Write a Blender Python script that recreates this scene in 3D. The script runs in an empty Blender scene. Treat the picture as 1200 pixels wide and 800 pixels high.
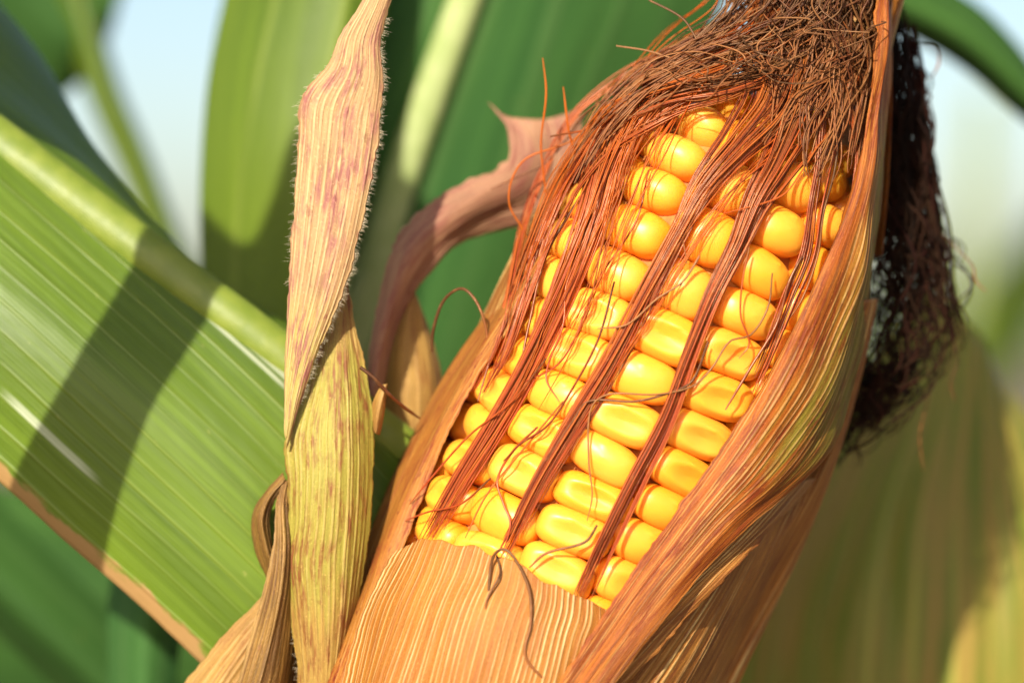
import bpy, math, random
import numpy as np
from math import radians, sin, cos, pi
from mathutils import Vector

# ------------------------------------------------------------------ camera, sky, sun, exposure
SC = bpy.context.scene
COL = SC.collection
HZ = 1.15                     # height of the ear above the soil, metres
DCAM = 333.3                  # camera to ear, millimetres
cam_d = bpy.data.cameras.new('camera')
cam = bpy.data.objects.new('camera', cam_d)
COL.objects.link(cam)
cam.location = (0, -DCAM * .001, HZ)
cam.rotation_euler = (pi / 2, 0, 0)
cam_d.lens = 100
cam_d.sensor_width = 36
cam_d.clip_start = .01
cam_d.clip_end = 2000
cam_d.dof.use_dof = True
cam_d.dof.focus_distance = .3305
cam_d.dof.aperture_fstop = 10.5
cam_d.dof.aperture_blades = 0
SC.camera = cam

SUN = Vector((-.26, -.82, .46)).normalized()      # towards the sun: over the photographer's left shoulder
world = bpy.data.worlds.new('World')
SC.world = world
world.use_nodes = True
wn = world.node_tree
bg = wn.nodes['Background']
sky = wn.nodes.new('ShaderNodeTexSky')
sky.sky_type = 'NISHITA'
sky.sun_disc = False
sky.sun_elevation = math.asin(SUN.z)
sky.sun_rotation = math.atan2(SUN.x, SUN.y)
sky.air_density = 1.0
sky.dust_density = 2.0
wn.links.new(sky.outputs[0], bg.inputs[0])
bg.inputs[1].default_value = .098
sun_d = bpy.data.lights.new('sun', 'SUN')
sun_d.energy = 4.8
sun_d.angle = radians(.55)
sun_d.color = (1, .93, .80)
sun = bpy.data.objects.new('sun', sun_d)
COL.objects.link(sun)
sun.location = (-1, -2, 3)
sun.rotation_euler = SUN.to_track_quat('Z', 'Y').to_euler()
SC.view_settings.view_transform = 'Standard'
SC.view_settings.look = 'None'
SC.view_settings.exposure = .84
SC.view_settings.gamma = 1
SC.view_settings.use_curve_mapping = False
SC.render.engine = 'CYCLES'
SC.cycles.use_denoising = True
SC.cycles.adaptive_threshold = .02
SC.cycles.max_bounces = 6
SC.cycles.diffuse_bounces = 3
SC.cycles.glossy_bounces = 2
SC.cycles.transmission_bounces = 4
SC.cycles.transparent_max_bounces = 8
SC.cycles.sample_clamp_indirect = 6

rng = np.random.default_rng(7)
random.seed(7)

# ------------------------------------------------------------------ geometry helpers (millimetres, ear plane at y = 0)
def P(px, py, d=0.):
    """a point d mm behind the ear plane that the photograph shows at (px, py)"""
    k = (DCAM + d) / DCAM
    return np.array([(px - 600) * .1 * k, d, (400 - py) * .1 * k])

DA = 13.0                                   # the ear's axis lies 13 mm behind the focus plane
ANG = radians(66)
AX = P(752, 444, DA)
UA = np.array([cos(ANG), 0, sin(ANG)])      # up along the ear
NA = np.array([sin(ANG), 0, -cos(ANG)])     # across the ear, to the right
FA = np.array([0, -1., 0])                  # out of the ear, to the camera

RS = [-90, -60, -40, 0, 10, 20, 27, 31, 35, 38, 40]
RR = [13, 18, 19.8, 20.0, 19.7, 18.6, 16.9, 14.4, 10.8, 6.4, 1.2]
def rad(s):
    return np.interp(s, RS, RR)
def rad_silk(s):
    return np.interp(s, [-60, -40, 0, 10, 20, 27, 34, 40, 46, 60, 80], [19, 20, 20.2, 20, 19, 17.6, 15, 12.2, 10.4, 9.2, 8.6])
def rad_husk(s):
    return np.interp(s, [-90, -60, -35, 0, 20, 32, 42, 60], [14, 18.5, 20.2, 20.4, 19.6, 17.4, 14, 10])

def E(s, phi, r):
    return AX + UA * s + NA * (r * sin(phi)) + FA * (r * cos(phi))

def on(px, py, off=0., rf=rad_silk):
    """the point of the ear's surface (raised by off) that lies behind pixel (px, py)"""
    d = 0.
    for _ in range(6):
        w = P(px, py, d)
        s = (w - AX) @ UA
        t = (w - AX) @ NA
        R = rf(s) + off
        d = DA - math.sqrt(max(R * R - t * t, 0.))
    return P(px, py, d)

def crom(pts, n):
    """n samples of a Catmull-Rom curve through pts, spaced by chord length"""
    pts = np.asarray(pts, float)
    if len(pts) == 2:
        return pts[0] + (pts[1] - pts[0]) * np.linspace(0, 1, n)[:, None]
    k = np.r_[0, np.cumsum(np.linalg.norm(np.diff(pts, axis=0), axis=1) ** .7 + 1e-6)]
    u = np.linspace(0, k[-1], n)
    m = np.zeros_like(pts)
    m[1:-1] = (pts[2:] - pts[:-2]) / (k[2:] - k[:-2])[:, None]
    m[0] = (pts[1] - pts[0]) / (k[1] - k[0])
    m[-1] = (pts[-1] - pts[-2]) / (k[-1] - k[-2])
    i = np.clip(np.searchsorted(k, u, 'right') - 1, 0, len(pts) - 2)
    h = (k[i + 1] - k[i])
    x = ((u - k[i]) / h)[:, None]
    h = h[:, None]
    return ((2 * x**3 - 3 * x**2 + 1) * pts[i] + (x**3 - 2 * x**2 + x) * h * m[i]
            + (-2 * x**3 + 3 * x**2) * pts[i + 1] + (x**3 - x**2) * h * m[i + 1])

def wob(shape_or_x, y, seed, f=1., n=7):
    """smooth 2-D noise in -1..1 from a few random sine waves"""
    r = np.random.default_rng(seed)
    o = 0
    for _ in range(n):
        a = r.normal(0, f, 2)
        o = o + np.sin(shape_or_x * a[0] + y * a[1] + r.uniform(0, 6.28))
    return o / n ** .5 / 1.2

WORLD = {}                                  # world position (mm) of each object's origin
def link(name, me, origin, parent=None, mat=None):
    o = bpy.data.objects.new(name, me)
    COL.objects.link(o)
    origin = np.asarray(origin, float)
    base = WORLD[parent.name] if parent else np.array([0, 0, -HZ * 1000])
    o.location = tuple((origin - base) * .001)
    WORLD[o.name] = origin
    if parent:
        o.parent = parent
    if mat and me is not None and not me.materials:
        me.materials.append(mat)
    return o

def thing(name, label, cat, origin, group=None):
    o = link(name, None, origin)
    o.empty_display_size = .01
    o['label'] = label
    o['category'] = cat
    if group:
        o['group'] = group
    return o

def mesh(name, v, faces, mat, parent=None, uv=None, attrs=None, smooth=True, origin=None):
    v = np.asarray(v, float)
    if origin is None:
        origin = v.mean(0)
    me = bpy.data.meshes.new(name)
    faces = np.asarray(faces, np.int32)
    nf, k = faces.shape
    me.vertices.add(len(v))
    me.vertices.foreach_set('co', ((v - origin) * .001).astype(np.float32).ravel())
    me.loops.add(nf * k)
    me.loops.foreach_set('vertex_index', faces.ravel())
    me.polygons.add(nf)
    me.polygons.foreach_set('loop_start', np.arange(0, nf * k, k, dtype=np.int32))
    me.update(calc_edges=True)
    me.polygons.foreach_set('use_smooth', np.full(nf, smooth))
    if uv:
        for nm, a in uv.items():
            l = me.uv_layers.new(name=nm)
            l.data.foreach_set('uv', np.asarray(a, np.float32)[faces.ravel()].ravel())
    if attrs:
        for nm, a in attrs.items():
            at = me.attributes.new(nm, 'FLOAT', 'POINT')
            at.data.foreach_set('value', np.asarray(a, np.float32))
    me.validate()
    return link(name, me, origin, parent, mat)

def grid_faces(nu, nv):
    i = np.arange(nu - 1)[:, None] * nv + np.arange(nv - 1)[None, :]
    return np.stack([i, i + nv, i + nv + 1, i + 1], -1).reshape(-1, 4)

def normals(g):
    du = np.gradient(g, axis=0)
    dv = np.gradient(g, axis=1)
    n = np.cross(du, dv)
    n /= np.linalg.norm(n, axis=2, keepdims=True) + 1e-12
    return n

def loft(curves, nu, nv):
    a = np.stack([crom(c, nv) for c in curves])            # curves x nv
    return np.stack([crom(a[:, j], nu) for j in range(nv)], 1)

def sheet(name, curves, mat, parent, nu=60, nv=90, th=.22, rib=(0, 0), wave=(0, .1), ragged=0, seed=1, rim=0, origin=None):
    """a thin solid leaf lofted through lengthwise curves; ribs and waves are real relief"""
    g = loft(curves, nu, nv)
    U = np.linspace(0, 1, nu)[:, None] + np.zeros((nu, nv))
    V = np.linspace(0, 1, nv)[None, :] + np.zeros((nu, nv))
    W = np.linalg.norm(np.diff(g, axis=0), axis=2).sum(0).mean()
    L = np.linalg.norm(np.diff(g, axis=1), axis=2).sum(1).mean()
    if ragged:
        e = wob(V * L * 1.6, V * 0 + 3, seed + 5, 1.) + .6 * wob(V * L * 5, V * 0 + 3, seed + 6, 1.)
        dirn = np.gradient(g, axis=0)
        dirn /= np.linalg.norm(dirn, axis=2, keepdims=True) + 1e-9
        side = np.clip((np.abs(U - .5) - .42) / .08, 0, 1) * np.sign(U - .5)
        g = g + dirn * (ragged * e * side)[..., None]
    if rim:
        e = wob(U * W * .9, U * 0 + 2, seed + 15, 1.) + .18 * wob(U * W * 4, U * 0 + 2, seed + 16, 1.)
        dirn = np.gradient(g, axis=1)
        dirn /= np.linalg.norm(dirn, axis=2, keepdims=True) + 1e-9
        g = g + dirn * (rim * e * np.clip((V - .88) / .12, 0, 1))[..., None]
    n = normals(g)
    hgt = wave[0] * wob(U * W * wave[1] * 3, V * L * wave[1], seed)
    ridge = np.zeros_like(U)
    if rib[1]:
        # veins: jittered lengthwise ridges of uneven height that fade in and out
        rr_ = np.random.default_rng(seed + 70)
        x = U * W + (.30 / rib[0]) * wob(U * W * .22, V * L * .09, seed + 9)
        nv_ = int(W * rib[0]) + 2
        pos = (np.arange(nv_) + rr_.normal(0, .2, nv_)) / rib[0]
        hts = rr_.uniform(.55, 1., nv_)
        sg = .14 / rib[0]
        for c, hh in zip(pos, hts):
            near = np.abs(x - c) < 4 * sg
            ridge += np.where(near, hh * np.exp(-((x - c) / sg) ** 2 * .5), 0)
        ridge *= np.clip(.72 + .4 * wob(U * W * .6, V * L * .07, seed + 2), .15, 1.1)
        hgt = hgt + rib[1] * (ridge - .35) * 2
    hgt = hgt + .02 * wob(U * W * 9, V * L * .8, seed + 30, 1., 12)
    g = g + n * hgt[..., None]
    n = normals(g)
    edge = np.minimum(np.minimum(U, 1 - U) * nu / 2.5, np.minimum(V, 1 - V) * nv / 2.5).clip(.15, 1)
    top = g + n * (th / 2 * edge)[..., None]
    bot = g - n * (th / 2 * edge)[..., None]
    N = nu * nv
    f = grid_faces(nu, nv)
    def strip(idx):
        a, b = idx[:-1], idx[1:]
        return np.stack([a, b, b + N, a + N], 1)
    ids = np.arange(N).reshape(nu, nv)
    faces = np.concatenate([f, f[:, ::-1] + N, strip(ids[0]), strip(ids[:, -1]), strip(ids[-1][::-1]), strip(ids[:, 0][::-1])])
    uvm = np.stack([U * W, V * L], -1).reshape(-1, 2)
    uvu = np.stack([U, V], -1).reshape(-1, 2)
    o = mesh(name, np.concatenate([top.reshape(-1, 3), bot.reshape(-1, 3)]), faces, mat, parent,
             uv={'mm': np.concatenate([uvm, uvm]), 'unit': np.concatenate([uvu, uvu])},
             attrs={'ridge': np.concatenate([ridge.ravel(), ridge.ravel()])}, origin=origin)
    return o, g

def tubes(strands, sides=5):
    """strands: (points n x 3, radii n, random value) -> vertices, faces, along, rnd"""
    vs, fs, al, rn = [], [], [], []
    base = 0
    for pts, r, q in strands:
        n = len(pts)
        t = np.gradient(pts, axis=0)
        t /= np.linalg.norm(t, axis=1, keepdims=True) + 1e-9
        ref = np.array([.13, -.97, .2])
        a = np.cross(t, ref); a /= np.linalg.norm(a, axis=1, keepdims=True) + 1e-9
        b = np.cross(t, a)
        th = np.linspace(0, 2 * pi, sides, endpoint=False) + q * 6
        ring = pts[:, None] + (np.cos(th)[None, :, None] * a[:, None] * 1.25 + np.sin(th)[None, :, None] * b[:, None] * .8) * np.asarray(r)[:, None, None]
        vs.append(ring.reshape(-1, 3))
        i = np.arange(n - 1)[:, None] * sides
        j = np.arange(sides)[None, :]
        j2 = (j + 1) % sides
        fs.append(np.stack([i + j, i + j2, i + sides + j2, i + sides + j], -1).reshape(-1, 4) + base)
        al.append(np.repeat(np.linspace(0, 1, n), sides))
        rn.append(np.full(n * sides, q))
        base += n * sides
    return np.concatenate(vs), np.concatenate(fs), np.concatenate(al), np.concatenate(rn)

def tube_obj(name, strands, mat, parent, sides=5, stuff=False, origin=None):
    v, f, a, q = tubes(strands, sides)
    o = mesh(name, v, f, mat, parent, attrs={'along': a, 'rnd': q}, origin=origin)
    if stuff:
        o['kind'] = 'stuff'
    return o

# ------------------------------------------------------------------ materials
class Nodes:
    def __init__(self, name):
        self.m = bpy.data.materials.new(name)
        self.m.use_nodes = True
        self.t = self.m.node_tree
        self.t.nodes.clear()
        self.out = self.t.nodes.new('ShaderNodeOutputMaterial')
    def put(self, sock, val):
        if isinstance(val, bpy.types.NodeSocket):
            self.t.links.new(val, sock)
        elif val is not None:
            if hasattr(sock.default_value, '__len__') and len(sock.default_value) == 4 and len(val) == 3:
                val = (*val, 1)
            sock.default_value = val
    def new(self, kind, **props):
        n = self.t.nodes.new('ShaderNode' + kind)
        for k, v in props.items():
            setattr(n, k, v)
        return n
    def math(self, op, a, b=None, c=None, clamp=False):
        n = self.new('Math', operation=op, use_clamp=clamp)
        for s, v in zip(n.inputs, (a, b, c)):
            self.put(s, v)
        return n.outputs[0]
    def uv(self, name):
        return self.new('UVMap', uv_map=name).outputs[0]
    def attr(self, name):
        return self.new('Attribute', attribute_name=name).outputs['Fac']
    def sep(self, v):
        n = self.new('SeparateXYZ'); self.put(n.inputs[0], v)
        return n.outputs
    def vec(self, v, scale, loc=(0, 0, 0)):
        n = self.new('Mapping'); self.put(n.inputs['Vector'], v)
        n.inputs['Scale'].default_value = scale
        n.inputs['Location'].default_value = loc
        return n.outputs[0]
    def noise(self, v, scale=1, detail=3, rough=.5, dist=0):
        n = self.new('TexNoise'); self.put(n.inputs['Vector'], v)
        n.inputs['Scale'].default_value = scale
        n.inputs['Detail'].default_value = detail
        n.inputs['Roughness'].default_value = rough
        n.inputs['Distortion'].default_value = dist
        return n.outputs['Fac']
    def step(self, x, lo, hi):
        n = self.new('MapRange', interpolation_type='SMOOTHSTEP')
        self.put(n.inputs[0], x); n.inputs[1].default_value = lo; n.inputs[2].default_value = hi
        return n.outputs[0]
    def mix(self, f, a, b, blend='MIX'):
        n = self.new('Mix', data_type='RGBA', blend_type=blend, clamp_factor=True)
        self.put(n.inputs[0], f); self.put(n.inputs[6], a); self.put(n.inputs[7], b)
        return n.outputs[2]
    def bump(self, h, strength, dist):
        n = self.new('Bump'); self.put(n.inputs['Height'], h)
        n.inputs['Strength'].default_value = strength
        n.inputs['Distance'].default_value = dist
        return n.outputs[0]
    def bsdf(self, col, rough, normal=None, **kw):
        n = self.new('BsdfPrincipled')
        self.put(n.inputs['Base Color'], col); self.put(n.inputs['Roughness'], rough)
        if normal:
            self.put(n.inputs['Normal'], normal)
        for k, v in kw.items():
            self.put(n.inputs[k.replace('_', ' ')], v)
        return n.outputs[0]
    def trans(self, shader, col, f, normal=None):
        t = self.new('BsdfTranslucent'); self.put(t.inputs[0], col)
        if normal:
            self.put(t.inputs['Normal'], normal)
        m = self.new('MixShader'); self.put(m.inputs[0], f)
        self.t.links.new(shader, m.inputs[1]); self.t.links.new(t.outputs[0], m.inputs[2])
        return m.outputs[0]
    def done(self, shader):
        self.t.links.new(shader, self.out.inputs[0])
        return self.m

def husk_mat(name, c1, c2, vein, red, red_amt, green=None, gv=(2, 3), gu=None, f=1.1, vein_amt=.5, spots=.3, trans=.3, seed=0, bump=.5, rough=.55, fibw=.6, dark=.0, gw=.85, kk=(.60, .51, .22)):
    """dry husk: fine fibres, raised pale veins, reddish blotches, green that is left over in part of the length"""
    dk = lambda c, k=kk: tuple(a * b for a, b in zip(c, k))
    c1, c2, red, vein = dk(c1), dk(c2), dk(red), dk(vein, (.82, .70, .48))
    green = dk(green, (.62, .60, .5)) if green else None
    g = Nodes(name)
    mm = g.uv('mm')
    un = g.sep(g.uv('unit'))
    off = (seed * 3.7, seed * 5.1, 0)
    fib = g.noise(g.vec(mm, (5.5, .16, 1), off), 1, 4, .6)
    fib2 = g.noise(g.vec(mm, (1.4, .05, 1), off), 1, 2)
    broad = g.noise(g.vec(mm, (.22, .05, 1), off), 1, 3)
    vn = g.step(g.attr('ridge'), .22, .75)
    vn = g.math('MULTIPLY', vn, g.math('MULTIPLY_ADD', g.step(g.noise(g.vec(mm, (.7, .12, 1), off), 1, 4, .65), .36, .6), .55, .45))
    col = g.mix(g.step(fib2, .34, .66), c1, c2)
    col = g.mix(g.math('MULTIPLY', g.step(fib, .45, .65), fibw), col, tuple(x * .45 for x in c1))
    col = g.mix(g.math('MULTIPLY', g.step(broad, .45, .75), .45), col, tuple(min(1, x * 1.35) for x in c2))
    if dark:
        ds = g.step(g.noise(g.vec(mm, (1.7, .05, 1), (off[1], 3, 0)), 1, 4, .7), .47, .62)
        col = g.mix(g.math('MULTIPLY', ds, dark), col, (.075, .012, .004))
    if green:
        m = g.math('MULTIPLY', g.step(g.math('ADD', un[1], g.math('MULTIPLY', g.math('SUBTRACT', fib2, .5), .35)), gv[0], gv[0] + .12),
                   g.math('SUBTRACT', 1, g.step(g.math('ADD', un[1], g.math('MULTIPLY', g.math('SUBTRACT', broad, .5), .3)), gv[1], gv[1] + .15)))
        if gu:
            m = g.math('MULTIPLY', m, g.step(g.math('ADD', un[0], g.math('MULTIPLY', g.math('SUBTRACT', fib2, .5), .5)), gu[0], gu[1]))
        col = g.mix(g.math('MULTIPLY', m, gw), col, green)
    col = g.mix(g.math('MULTIPLY', vn, vein_amt), col, vein)
    rb = g.step(g.noise(g.vec(mm, (.5, .1, 1), (off[1], off[0], 0)), 1, 4, .65), .43, .62)
    rb = g.math('MULTIPLY', rb, g.step(g.noise(g.vec(mm, (2.6, .35, 1), off), 1, 3), .35, .6))
    col = g.mix(g.math('MULTIPLY', rb, red_amt), col, red)
    sp = g.step(g.noise(g.vec(mm, (1.1, .5, 1), off), 1, 2, .5), .66, .70)
    col = g.mix(g.math('MULTIPLY', sp, spots), col, (.16, .012, .014))
    grit = g.noise(g.vec(mm, (4.2, 2.6, 1)), 1, 4, .75)
    hgt = g.math('ADD', g.math('MULTIPLY', fib, .6), g.math('ADD', g.math('MULTIPLY', vn, .6), g.math('MULTIPLY', grit, .55)))
    nrm = g.bump(hgt, bump, .00025)
    col = g.mix(g.math('MULTIPLY', g.step(grit, .56, .70), .45), col, tuple(min(1, x * 1.9 + .05) for x in c2))
    col = g.mix(g.math('MULTIPLY', g.step(grit, .44, .32), .45), col, tuple(x * .4 for x in c1))
    rg = g.math('MULTIPLY_ADD', fib, .3, rough - .15)
    sh = g.bsdf(col, rg, nrm, Specular_IOR_Level=.4)
    return g.done(g.trans(sh, g.mix(.4, col, (.62, .24, .05), 'MIX'), trans, nrm))

def leaf_mat(name, c1, c2, vein, f=.22, trans=.35, tcol=(.3, .48, .04), bloom=.0, brown=0., seed=0, edge_brown=0., stripe=None, rough=.42, vein_amt=.55, spec=.45):
    """fresh maize blade: parallel veins, faint cross variation, optional dry edge or scratch"""
    g = Nodes(name)
    mm = g.uv('mm')
    un = g.sep(g.uv('unit'))
    off = (seed * 2.3, seed * 7.7, 0)
    broad = g.noise(g.vec(mm, (.05, .015, 1), off), 1, 3)
    fine = g.noise(g.vec(mm, (2.2, .03, 1), off), 1, 3, .6)
    mid = g.noise(g.vec(mm, (.5, .012, 1), off), 1, 2)
    warp = g.noise(g.vec(mm, (.08, .01, 1), off), 1, 1)
    ph = g.math('ADD', g.math('MULTIPLY', g.sep(mm)[0], 2 * pi * f), g.math('MULTIPLY', warp, 7.))
    vn = g.step(g.math('MULTIPLY_ADD', g.math('SINE', ph), .5, .5), .90, 1.)
    vn = g.math('MULTIPLY', vn, g.step(mid, .3, .6))
    col = g.mix(g.step(broad, .3, .7), c1, c2)
    col = g.mix(g.math('MULTIPLY', g.step(mid, .4, .7), .35), col, tuple(min(1, x * 1.5) for x in c2))
    col = g.mix(g.math('MULTIPLY', g.step(fine, .4, .75), .3), col, tuple(x * .55 for x in c1))
    col = g.mix(g.math('MULTIPLY', vn, vein_amt), col, vein)
    if brown:
        bm = g.step(g.noise(g.vec(mm, (.35, .02, 1), off), 1, 4, .6), .42, .62)
        col = g.mix(g.math('MULTIPLY', bm, brown), col, (.34, .20, .05))
    if edge_brown:
        eb = g.step(g.math('ADD', un[0], g.math('MULTIPLY', g.math('SUBTRACT', g.noise(g.vec(mm, (.3, .12, 1), off), 1, 5, .65), .5), .075)), 1 - edge_brown, 1 - edge_brown * .6)
        col = g.mix(eb, col, (.42, .24, .09))
    for a, w, v0, v1 in stripe or ():
        d = g.math('ABSOLUTE', g.math('SUBTRACT', g.math('ADD', un[0], g.math('MULTIPLY', g.math('SUBTRACT', warp, .5), .02)), a))
        sm = g.math('SUBTRACT', 1, g.step(d, w * .4, w))
        sm = g.math('MULTIPLY', sm, g.math('MULTIPLY', g.step(un[1], v0, v0 + .06), g.math('SUBTRACT', 1, g.step(un[1], v1 - .06, v1))))
        col = g.mix(g.math('MULTIPLY', sm, .8), col, (.52, .56, .38))
    speck = g.step(g.noise(g.vec(mm, (.55, .35, 1), off), 1, 3, .6), .68, .74)
    col = g.mix(g.math('MULTIPLY', speck, .35), col, (.4, .38, .1))
    if bloom:
        col = g.mix(bloom, col, (.3, .42, .42))
    nrm = g.bump(g.math('ADD', g.math('MULTIPLY', vn, .7), g.math('MULTIPLY', fine, .5)), .45, .0003)
    sh = g.bsdf(col, rough, nrm, Specular_IOR_Level=spec)
    return g.done(g.trans(sh, g.mix(.55, col, tcol), trans, nrm))

def plain_mat(name, c1, c2, scale=400, rough=.6, trans=0, tcol=None, stretch=(1, 1, 1), bump=.3):
    g = Nodes(name)
    co = g.new('TexCoord').outputs['Object']
    nz = g.noise(g.vec(co, tuple(scale * x for x in stretch)), 1, 5, .6)
    col = g.mix(g.step(nz, .3, .7), c1, c2)
    nrm = g.bump(nz, bump, .3 / scale)
    sh = g.bsdf(col, rough, nrm)
    if trans:
        sh = g.trans(sh, tcol or c2, trans)
    return g.done(sh)

def silk_mat(name, top, mid, low, rough=.4, trans=.2, vary=.5, b1=.35, b2=.75, spec=.4, hi=(.56, .16, .025)):
    g = Nodes(name)
    a, q = g.attr('along'), g.attr('rnd')
    a2 = g.math('ADD', a, g.math('MULTIPLY', g.math('SUBTRACT', q, .5), .25))
    col = g.mix(g.step(a2, 0., b1), top, mid)
    col = g.mix(g.step(a2, b1, b2), col, low)
    co = g.new('TexCoord').outputs['Object']
    nz = g.noise(co, 900, 3, .6)
    q2 = g.math('FRACT', g.math('MULTIPLY', q, 7.31))
    col = g.mix(g.math('MULTIPLY', g.step(q2, .35, 1.), vary), col, hi)
    col = g.mix(g.math('MULTIPLY', g.step(g.math('FRACT', g.math('MULTIPLY', q, 13.7)), .45, .9), vary), col, (.06, .012, .009))
    col = g.mix(g.math('MULTIPLY', g.step(nz, .5, .75), .55 * vary), col, tuple(min(1, .4 * x + .6 * y) for x, y in zip((.50, .24, .09), hi)) if hi[0] > .1 else hi)
    sh = g.bsdf(col, rough, g.bump(nz, .3, .0002), Specular_IOR_Level=spec, Specular_Tint=(1., .72, .5))
    return g.done(g.trans(sh, g.mix(.5, col, (.8, .2, .05)), trans))

def kernel_mat():
    g = Nodes('kernel_skin')
    co = g.new('TexCoord').outputs['Object']
    rnd = g.new('ObjectInfo').outputs['Random']
    z = g.sep(co)[2]
    nz = g.noise(co, 260, 3, .55)
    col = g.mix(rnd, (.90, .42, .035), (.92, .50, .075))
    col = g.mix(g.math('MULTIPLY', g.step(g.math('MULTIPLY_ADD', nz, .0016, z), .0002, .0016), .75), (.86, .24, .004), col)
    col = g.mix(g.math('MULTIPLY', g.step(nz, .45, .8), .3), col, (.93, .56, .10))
    fine = g.noise(co, 1500, 2)
    nrm = g.bump(g.math('ADD', nz, g.math('MULTIPLY', fine, .12)), .12, .0006)
    sh = g.bsdf(col, g.math('MULTIPLY_ADD', nz, .22, .30), nrm, Specular_IOR_Level=.42,
                Subsurface_Weight=.6, Subsurface_Radius=(1., .62, .16), Subsurface_Scale=.0026)
    return g.done(sh)

M_kernel = kernel_mat()
M_cob = plain_mat('cob_chaff', (.40, .10, .015), (.55, .20, .03), 600, .8)
M_h_right = husk_mat('husk_right', (.70, .22, .05), (.86, .38, .10), (.95, .70, .34), (.34, .045, .035), .75,
                     green=(.40, .40, .05), gv=(.36, .76), gu=(.22, .55), f=.95, vein_amt=.7, spots=.2, seed=1, dark=.62, trans=.45, kk=(.66, .50, .20))
M_h_under = husk_mat('husk_under', (.56, .22, .07), (.76, .38, .14), (.95, .76, .40), (.28, .06, .03), .5, f=.85, vein_amt=.95, dark=.45, seed=2, trans=.2, bump=.7)
M_h_left = husk_mat('husk_left', (.72, .30, .09), (.84, .42, .16), (.92, .64, .36), (.46, .07, .06), .85, f=1.1, vein_amt=.5, spots=.7, seed=3, trans=.35)
M_h_flap = husk_mat('husk_flap', (.66, .27, .07), (.76, .36, .11), (.95, .78, .50), (.50, .14, .05), .35, f=1.18, vein_amt=.95, spots=.1, seed=4, trans=.3, fibw=.3)
M_h_up = husk_mat('husk_upright', (.74, .50, .36), (.88, .66, .48), (.95, .80, .60), (.52, .20, .30), .95,
                  green=(.72, .60, .16), gv=(-.2, .16), f=1.5, vein_amt=.5, spots=.35, seed=5, trans=.25, kk=(.60, .50, .29))
M_h_low = husk_mat('husk_lower', (.70, .46, .20), (.82, .60, .28), (.88, .74, .40), (.40, .11, .08), .9,
                   green=(.56, .58, .09), gv=(.22, .74), gw=.65, kk=(.58, .52, .26), f=1.2, vein_amt=.4, spots=.3, seed=6, trans=.3)
M_h_twist = husk_mat('husk_twist', (.22, .12, .05), (.46, .28, .12), (.68, .48, .24), (.20, .08, .05), .5, f=1.3, vein_amt=.7, spots=.2, seed=7, trans=.1, bump=.9)
M_h_brown = husk_mat('husk_brown', (.58, .36, .18), (.70, .48, .26), (.82, .62, .36), (.40, .15, .09), .6, f=1.1, vein_amt=.4, spots=.2, seed=8, trans=.25)
M_h_curl = husk_mat('husk_curl', (.62, .33, .30), (.76, .47, .40), (.84, .60, .50), (.46, .13, .18), .7, kk=(.58, .50, .31), f=1.0, vein_amt=.3, spots=.15, seed=9, trans=.25)
M_silk = silk_mat('silk_red', (.10, .042, .016), (.40, .072, .014), (.42, .070, .022), trans=.3, rough=.30, vary=.65, spec=.6)
M_silk_thin = silk_mat('silk_orange', (.15, .055, .018), (.52, .10, .012), (.62, .15, .018), trans=.5, rough=.34, hi=(.70, .22, .03))
M_silk_shaded = silk_mat('silk_dry_shaded', (.008, .005, .004), (.008, .005, .004), (.018, .009, .005), vary=.3, trans=.0, rough=.75, spec=.08, hi=(.030, .014, .008))  # the ear's shade on dry silk is put into these near-black tones
M_silk_brown = silk_mat('silk_brown', (.065, .028, .011), (.075, .030, .011), (.22, .07, .020), vary=.6, hi=(.30, .13, .045), trans=.12)
M_hair = plain_mat('husk_hair', (.75, .62, .42), (.85, .75, .55), 800, .5, .4)
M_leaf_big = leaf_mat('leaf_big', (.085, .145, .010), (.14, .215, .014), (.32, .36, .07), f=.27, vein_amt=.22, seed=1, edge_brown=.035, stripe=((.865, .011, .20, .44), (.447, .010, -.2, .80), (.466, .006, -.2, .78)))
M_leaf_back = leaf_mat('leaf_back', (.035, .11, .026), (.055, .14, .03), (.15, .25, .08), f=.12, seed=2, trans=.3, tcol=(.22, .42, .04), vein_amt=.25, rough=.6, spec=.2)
M_leaf_dark = leaf_mat('leaf_dark', (.022, .06, .012), (.035, .085, .016), (.08, .15, .04), f=.12, seed=3, trans=.15, vein_amt=.2, rough=.7, spec=.08)  # extra dark: shade in the bottom left gap is put into this green
M_leaf_dull = leaf_mat('leaf_dull', (.135, .165, .02), (.18, .20, .025), (.40, .34, .07), f=.2, seed=4, trans=.22, brown=.7, vein_amt=.85, spec=.2)
M_leaf_lime = leaf_mat('leaf_lime', (.10, .165, .012), (.15, .215, .016), (.3, .36, .06), f=.1, seed=5, trans=.4)
M_rib = plain_mat('midrib_pale', (.34, .42, .14), (.46, .52, .22), 300, .45, .25, (.5, .6, .15), (1, 1, 1), .1)
M_rib_green = plain_mat('midrib_green', (.17, .23, .025), (.24, .29, .04), 300, .42, .3, (.4, .5, .08), (1, 1, 1), .1)
M_stalk = plain_mat('stalk_green', (.12, .17, .035), (.22, .24, .06), 60, .5)
M_soil = plain_mat('soil', (.10, .065, .04), (.20, .135, .085), 14, .95, bump=1.)
M_field = plain_mat('field_leaf', (.07, .14, .02), (.16, .23, .035), 3, .5, .35, (.35, .48, .05))

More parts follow.
